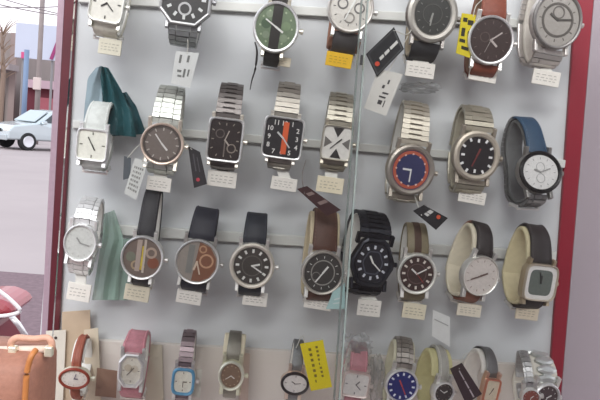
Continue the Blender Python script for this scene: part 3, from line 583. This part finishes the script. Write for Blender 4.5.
# ------------------------------------------------------------------ brown leather bag at lower left
bl = leather((150, 104, 86), 0.6); Yb = -0.20
bag = empty('handbag', Matrix.Translation(P(20, 400, Yb)+Vector((0, 0, -0.12)))); tag(bag, 'tan leather handbag with orange piping in front of the left post', 'handbag')
ob = Matrix.Translation(-bag.location)
c = P(8, 395, Yb); k = (Yb-CAM.y)/F
wb, hb = 100*k, 96*k
ctr = P(-12, 357, Yb)
def bagring(s_, z, dy): return [Vector((ctr.x+x*wb/2*s_, Yb+0.03+y*0.035*dy, ctr.z+z)) for x, y in [(math.copysign(abs(math.cos(t))**.35, math.cos(t)), math.copysign(abs(math.sin(t))**.5, math.sin(t))) for t in [2*PI*(i+.5)/32 for i in range(32)]]]
zb = 0.931-ctr.z
MB().rings([bagring(.92, zb, .9), bagring(1, zb+0.006, 1), bagring(1.0, -0.03, 1), bagring(.99, -0.01, .95), bagring(.96, -0.002, .75), bagring(.9, 0.001, .3)]).build('body', bl, bag, smooth=True, xf=ob)
pm = M((176, 112, 60), 0, .5)
a0 = P(33, 352, Yb-0.006); pts = cr([P(36, 350, Yb), P(31, 357, Yb-.0055), P(27, 372, Yb-0.006), P(25.5, 390, Yb-.006), P(24, 415, Yb-.006)], 5)
MB().tube(pts, 0.0022, 8).build('piping', pm, bag, smooth=True, xf=ob)
hp = cr([P(12, 352, Yb+.02), P(11, 343, Yb+.018), P(17, 338, Yb+.018), P(34, 339, Yb+.018), P(47, 338, Yb+.018), P(52, 344, Yb+.018), P(50, 353, Yb+.02)], 6)
MB().tube(hp, 0.0026, 10).build('handle', leather((196, 150, 128)), bag, smooth=True, xf=ob)
MB().tube([P(0, 350, Yb+.02), P(50, 349, Yb+.02)], 0.003, 8).build('zip', M((214, 190, 176), 0, .6), bag, smooth=True, xf=ob)
for x in (13, 49):
    MB().box(P(x, 351, Yb+.016), (0.006, 0.006, 0.008)).build('handle_ring', S((210, 190, 170)), bag, bevel=.001, xf=ob)

# ------------------------------------------------------------------ street beyond
def at(px, py, Y): return P(px, py, Y)
# car
cpos = G(48, 150); carm = M((190, 200, 204), 0.6, 0.25, 0.03, 3, 0, 0.6)
car = empty('car', Matrix.Translation(cpos) @ Matrix.Rotation(R(228), 4, 'Z')); tag(car, 'silver hatchback car parked on the street beyond the left post', 'car')
# local: +x front, y width
prof = [(-1.95, .35), (-1.98, .8), (-1.9, 1.0), (-1.55, 1.38), (-1.2, 1.44), (0.0, 1.46), (.35, 1.40), (.95, .98), (1.8, .84), (1.98, .66), (2.0, .35)]
def inset(z): return 0.80 if z < .9 else 0.80-0.2*(z-.9)/.56
body = MB(); rs = []
for s_ in (-1, 1):
    rs.append([Vector((x, s_*inset(z), z)) for x, z in prof])
n = len(prof)
body.add(rs[0]+rs[1], [tuple(range(n)), tuple(range(2*n-1, n-1, -1))]+[(i, (i+1) % n, n+(i+1) % n, n+i) for i in range(n)])
body.build('body', carm, car, bevel=.06, seg=3)
gm = M((42, 48, 54), 0, .12, .05, 3, 0, .5)
for s_ in (-1, 1):
    y = lambda z: s_*(inset(z)+.006)
    for poly in ([(-1.45, 1.0), (-1.3, 1.33), (-.62, 1.37), (-.62, 1.0)], [(-.54, 1.0), (-.54, 1.37), (.0, 1.37), (.28, 1.32), (.72, 1.0)]):
        MB().quadbox([(x, y(z), z) for x, z in poly], (0, s_*.01, 0)).build('side_window', gm, car)
    MB().box((.72, s_*.9, 1.0), (.14, .16, .12)).build('mirror', carm, car, bevel=.03)
    MB().box((1.9, s_*.6, .7), (.2, .34, .16)).build('headlight', M((236, 236, 230), 0, .1), car, bevel=.04)
    for x in (-1.25, 1.25):
        rr = [[Vector((x+r_*math.cos(t*PI/12), s_*yy, .31+r_*math.sin(t*PI/12))) for t in range(24)] for yy, r_ in ((.62, .29), (.64, .31), (.80, .31), (.83, .28), (.83, .2))]
        wh = MB().rings(rr).build('wheel', M((30, 30, 32), 0, .7), car)
        h = MB()
        h.rings([[Vector((x+r_*math.cos(t*PI/12), s_*yy, .31+r_*math.sin(t*PI/12))) for t in range(24)] for yy, r_ in ((.832, .2), (.85, .19), (.84, .06))]).build('hubcap', S((180, 182, 186)), wh)
MB().quadbox([(.42, -.6, 1.40), (.42, .6, 1.40), (.98, .7, 1.0), (.98, -.7, 1.0)], (.015, 0, .02)).build('windshield', M((150, 165, 170), 0, .1, .05, 3, 0, .5), car)
MB().box((2.0, 0, .42), (.08, 1.5, .2)).build('bumper', carm, car, bevel=.03)
MB().box((2.01, 0, .66), (.03, .7, .1)).build('grille', M((30, 30, 32)), car)
# buildings, poles, billboard
def block(name, label, cat, x0, x1, ytop, Y, col, depth=6, parts=()):
    a, b = P(x0, 100, Y), P(x1, 100, Y); zt = P((x0+x1)/2, ytop, Y).z
    root = empty(name, Matrix.Translation((a.x+(b.x-a.x)/2, Y, 0))); tag(root, label, cat); ox = root.location
    MB().box((0, depth/2, zt/2), (b.x-a.x, depth, zt)).build('wall', M(col, 0, .8, .12, 1), root)
    for nm, u0_, v0, u1_, v1, c2, d in parts:
        w_ = b.x-a.x; MB().box(((u0_+u1_)/2*w_-w_/2, -d/2, (v0+v1)/2*zt), ((u1_-u0_)*w_, d, (v1-v0)*zt)).build(nm, M(c2, 0, .7, .1, 2), root)
    return root
block('building', 'maroon walled low shop building behind the silver car', 'building', 26, 130, 84, 38, (92, 34, 46), 6, (('shutter', .1, .0, .35, .7, (150, 80, 90), .1), ('fascia', 0, .86, 1, 1, (176, 150, 160), .4)))
block('building', 'grey brown building at the far left edge of the street', 'building', -60, 16, 30, 40, (140, 130, 126), 8, (('awning', .2, .62, 1.02, .68, (150, 140, 140), 1.6), ('doorway', .6, 0, .85, .4, (110, 104, 104), .1), ('pilaster', .92, 0, 1.0, 1.0, (140, 124, 120), .3)))
block('building', 'pale lilac building far behind the utility pole', 'building', 17, 130, 58, 60, (206, 196, 210), 8, (('window', .1, .4, .25, .7, (170, 170, 184), .1), ('window', .35, .4, .5, .7, (170, 170, 184), .1)))
pole = empty('utility_pole', Matrix.Translation((P(37.5, 100, 29).x, 29, 0))); tag(pole, 'weathered grey utility pole carrying wires behind the silver car', 'utility pole')
MB().tube([(0, 0, 0), (0, 0, 4), (0, 0, 9)], [.12, .1, .09], 12).build('shaft', M((140, 130, 128), 0, .8, .2, 3), pole, smooth=True)
MB().box((0, 0, 7.2), (1.8, .12, .12)).build('cross_arm', M((150, 140, 136)), pole)
MB().box((0, -.16, 2.5), (.3, .14, .5)).build('meter_box', M((196, 180, 176)), pole, bevel=.02)
bp = P(24.5, 100, 31); bpo = MB().tube([(0, 0, 0), (0, 0, 4.0)], .11, 12).build('blue_post', M((112, 132, 160), 0, .6), None, smooth=True); bpo.location = (bp.x, 31, 0); tag(bpo, 'pale blue post left of the utility pole', 'post')
bb = P(38, 42, 33); brd = empty('billboard', Matrix.Translation((bb.x, 33, 0))); tag(brd, 'pale blue white billboard with magenta corner mark on a steel frame', 'billboard')
k = 33.7/F
MB().box((0, 0, bb.z), (42*k, .15, 33*k)).build('panel', M((182, 188, 204), 0, .5, .05, 1), brd)
MB().box((17*k, -.1, bb.z-6*k), (3*k, .06, 20*k), Matrix.Rotation(R(18), 3, 'Y')).build('emblem', M((140, 40, 100), 0, .5), brd)
MB().box((-12*k, -.1, bb.z-14*k), (5*k, .06, 6*k)).build('emblem', M((190, 70, 120), 0, .5), brd)
for sx in (-1, 1): MB().tube([(sx*14*k, .1, 0), (sx*14*k, .1, bb.z)], .06, 8).build('support', M((130, 128, 130)), brd)
for Yw, (x0, y0, x1, y1, lb) in zip((24, 25, 26), ((-40, -4, 120, 22, 'upper overhead wire crossing the street sky'), (-40, 6, 120, 2, 'middle overhead wire crossing the street sky'), (-40, -14, 120, 26, 'lower overhead wire crossing the street sky'))):
    a, b = P(x0, y0, Yw), P(x1, y1, Yw); m_ = (a+b)/2-Vector((0, 0, .12))
    tag(MB().tube(cr([a, m_, b], 8), .018, 5).build('overhead_wire', M((110, 100, 104)), None), lb, 'wire', 'overhead wires')
tr = empty('tree', Matrix.Translation((P(3, 40, 34).x, 34, 0))); tag(tr, 'bare brown tree branch at the far left skyline', 'tree')
MB().tube([(0, 0, 0), (.1, 0, 3.0), (-.1, 0, 5.2)], [.16, .12, .05], 8).build('trunk', M((130, 110, 96)), tr)
rr = random.Random(5); br = MB()
for i in range(26):
    z = rr.uniform(2.6, 5.0); a = rr.uniform(0, 6.28); L = rr.uniform(.5, 1.3)
    br.tube([(0, 0, z), (math.cos(a)*L*.5, math.sin(a)*L*.5, z+L*.5), (math.cos(a)*L, math.sin(a)*L, z+L*.8)], [.03, .02, .01], 5)
br.build('branches', M((140, 118, 100)), tr)
# kerb and darker pavement near the shop, red motor scooter
slab('path', [(-8, -10, 0.0), (8, -10, 0.0), (8, 5.0, 0.0), (-8, 5.0, 0.0)], (0, 0, .12), M((112, 92, 98), 0, .9, .45, 25, .4))
Ys = 1.2
mo = empty('motor_scooter', Matrix.Translation((P(-20, 310, Ys).x, Ys, .12))); tag(mo, 'red scooter with white trimmed front and chrome bar at the lower left edge', 'motor scooter')
om = Matrix.Translation(-mo.location)
MB().quadbox([P(-45, 302, Ys), P(-8, 298, Ys), P(6, 304, Ys), P(16, 312, Ys), P(3, 320, Ys), P(-20, 324, Ys), P(-45, 330, Ys)], (0, .18, 0)).build('fairing', M((150, 52, 62), 0, .3, .1, 3, 0, .5), mo, bevel=.02, xf=om)
MB().tube(cr([P(-45, 285, Ys-.02), P(-14, 284, Ys-.02), P(2, 293, Ys-.02), P(14, 303, Ys-.02), P(20, 311, Ys-.02), P(10, 315, Ys-.02), P(-10, 317, Ys-.02)], 5), .0055, 8).build('trim', M((232, 228, 228), 0, .3), mo, smooth=True, xf=om)
MB().tube([P(11, 316, Ys), P(18, 324, Ys), P(25, 335, Ys+.02), P(30, 350, Ys+.05)], .008, 8).build('handlebar', S((220, 220, 220)), mo, smooth=True, xf=om)
g = P(-20, 340, Ys)
MB().quadbox([P(-60, 328, Ys), P(-10, 326, Ys), P(-4, 500, Ys), (P(-4, 400, Ys).x, Ys, .3), (P(-60, 400, Ys).x, Ys, .3)], (0, .25, 0)).build('body', M((120, 40, 50), 0, .35), mo, bevel=.02, xf=om)
for dx in (-.45, .35):
    wx = P(-30, 340, Ys).x+dx*0.6
    MB().rings([[Vector((wx+r_*math.cos(t*PI/10), Ys+yy, .12+.22+r_*math.sin(t*PI/10))) for t in range(20)] for yy, r_ in ((.08, .18), (.09, .22), (.16, .22), (.17, .18))]).build('wheel', M((32, 32, 34), 0, .8), mo, xf=om)

# ------------------------------------------------------------------ light
w = bpy.data.worlds.new('sky'); sc.world = w; w.use_nodes = True; nt = w.node_tree; bg = nt.nodes['Background']
tc = nt.nodes.new('ShaderNodeTexCoord'); sx = nt.nodes.new('ShaderNodeSeparateXYZ'); nt.links.new(tc.outputs['Generated'], sx.inputs[0])
rp = nt.nodes.new('ShaderNodeValToRGB'); rp.color_ramp.elements[0].position = 0.0; rp.color_ramp.elements[0].color = (.86, .82, .86, 1)
rp.color_ramp.elements[1].position = 0.7; rp.color_ramp.elements[1].color = (.92, .98, 1.08, 1)
nt.links.new(sx.outputs['Z'], rp.inputs[0]); nt.links.new(rp.outputs[0], bg.inputs['Color']); bg.inputs['Strength'].default_value = 1.0
def area(name, loc, target, sx_, sy_, e, col=(1, 1, 1)):
    l = bpy.data.lights.new(name, 'AREA'); l.shape = 'RECTANGLE'; l.size = sx_; l.size_y = sy_; l.energy = e; l.color = col
    o = bpy.data.objects.new(name, l); COL.objects.link(o); o.location = loc
    o.rotation_euler = (Vector(target)-Vector(loc)).to_track_quat('-Z', 'Y').to_euler(); return o
s = bpy.data.lights.new('sun', 'SUN'); s.energy = 1.0; s.angle = R(25); s.color = (1, .98, .96); so = bpy.data.objects.new('sun', s); COL.objects.link(so)
so.rotation_euler = Vector((0.35, 0.75, -0.62)).to_track_quat('-Z', 'Y').to_euler()
area('fill_light', (0.25, -1.15, 2.25), (0.0, 0, 1.35), 1.4, 0.3, 10, (1, .97, .94))  # added out-of-view light that brightens the display and its metal
vs = sc.view_settings; sc.display_settings.display_device = 'sRGB'; vs.view_transform = 'Standard'; vs.look = 'None'; vs.exposure = 0.72; vs.gamma = 1.0; vs.use_curve_mapping = False
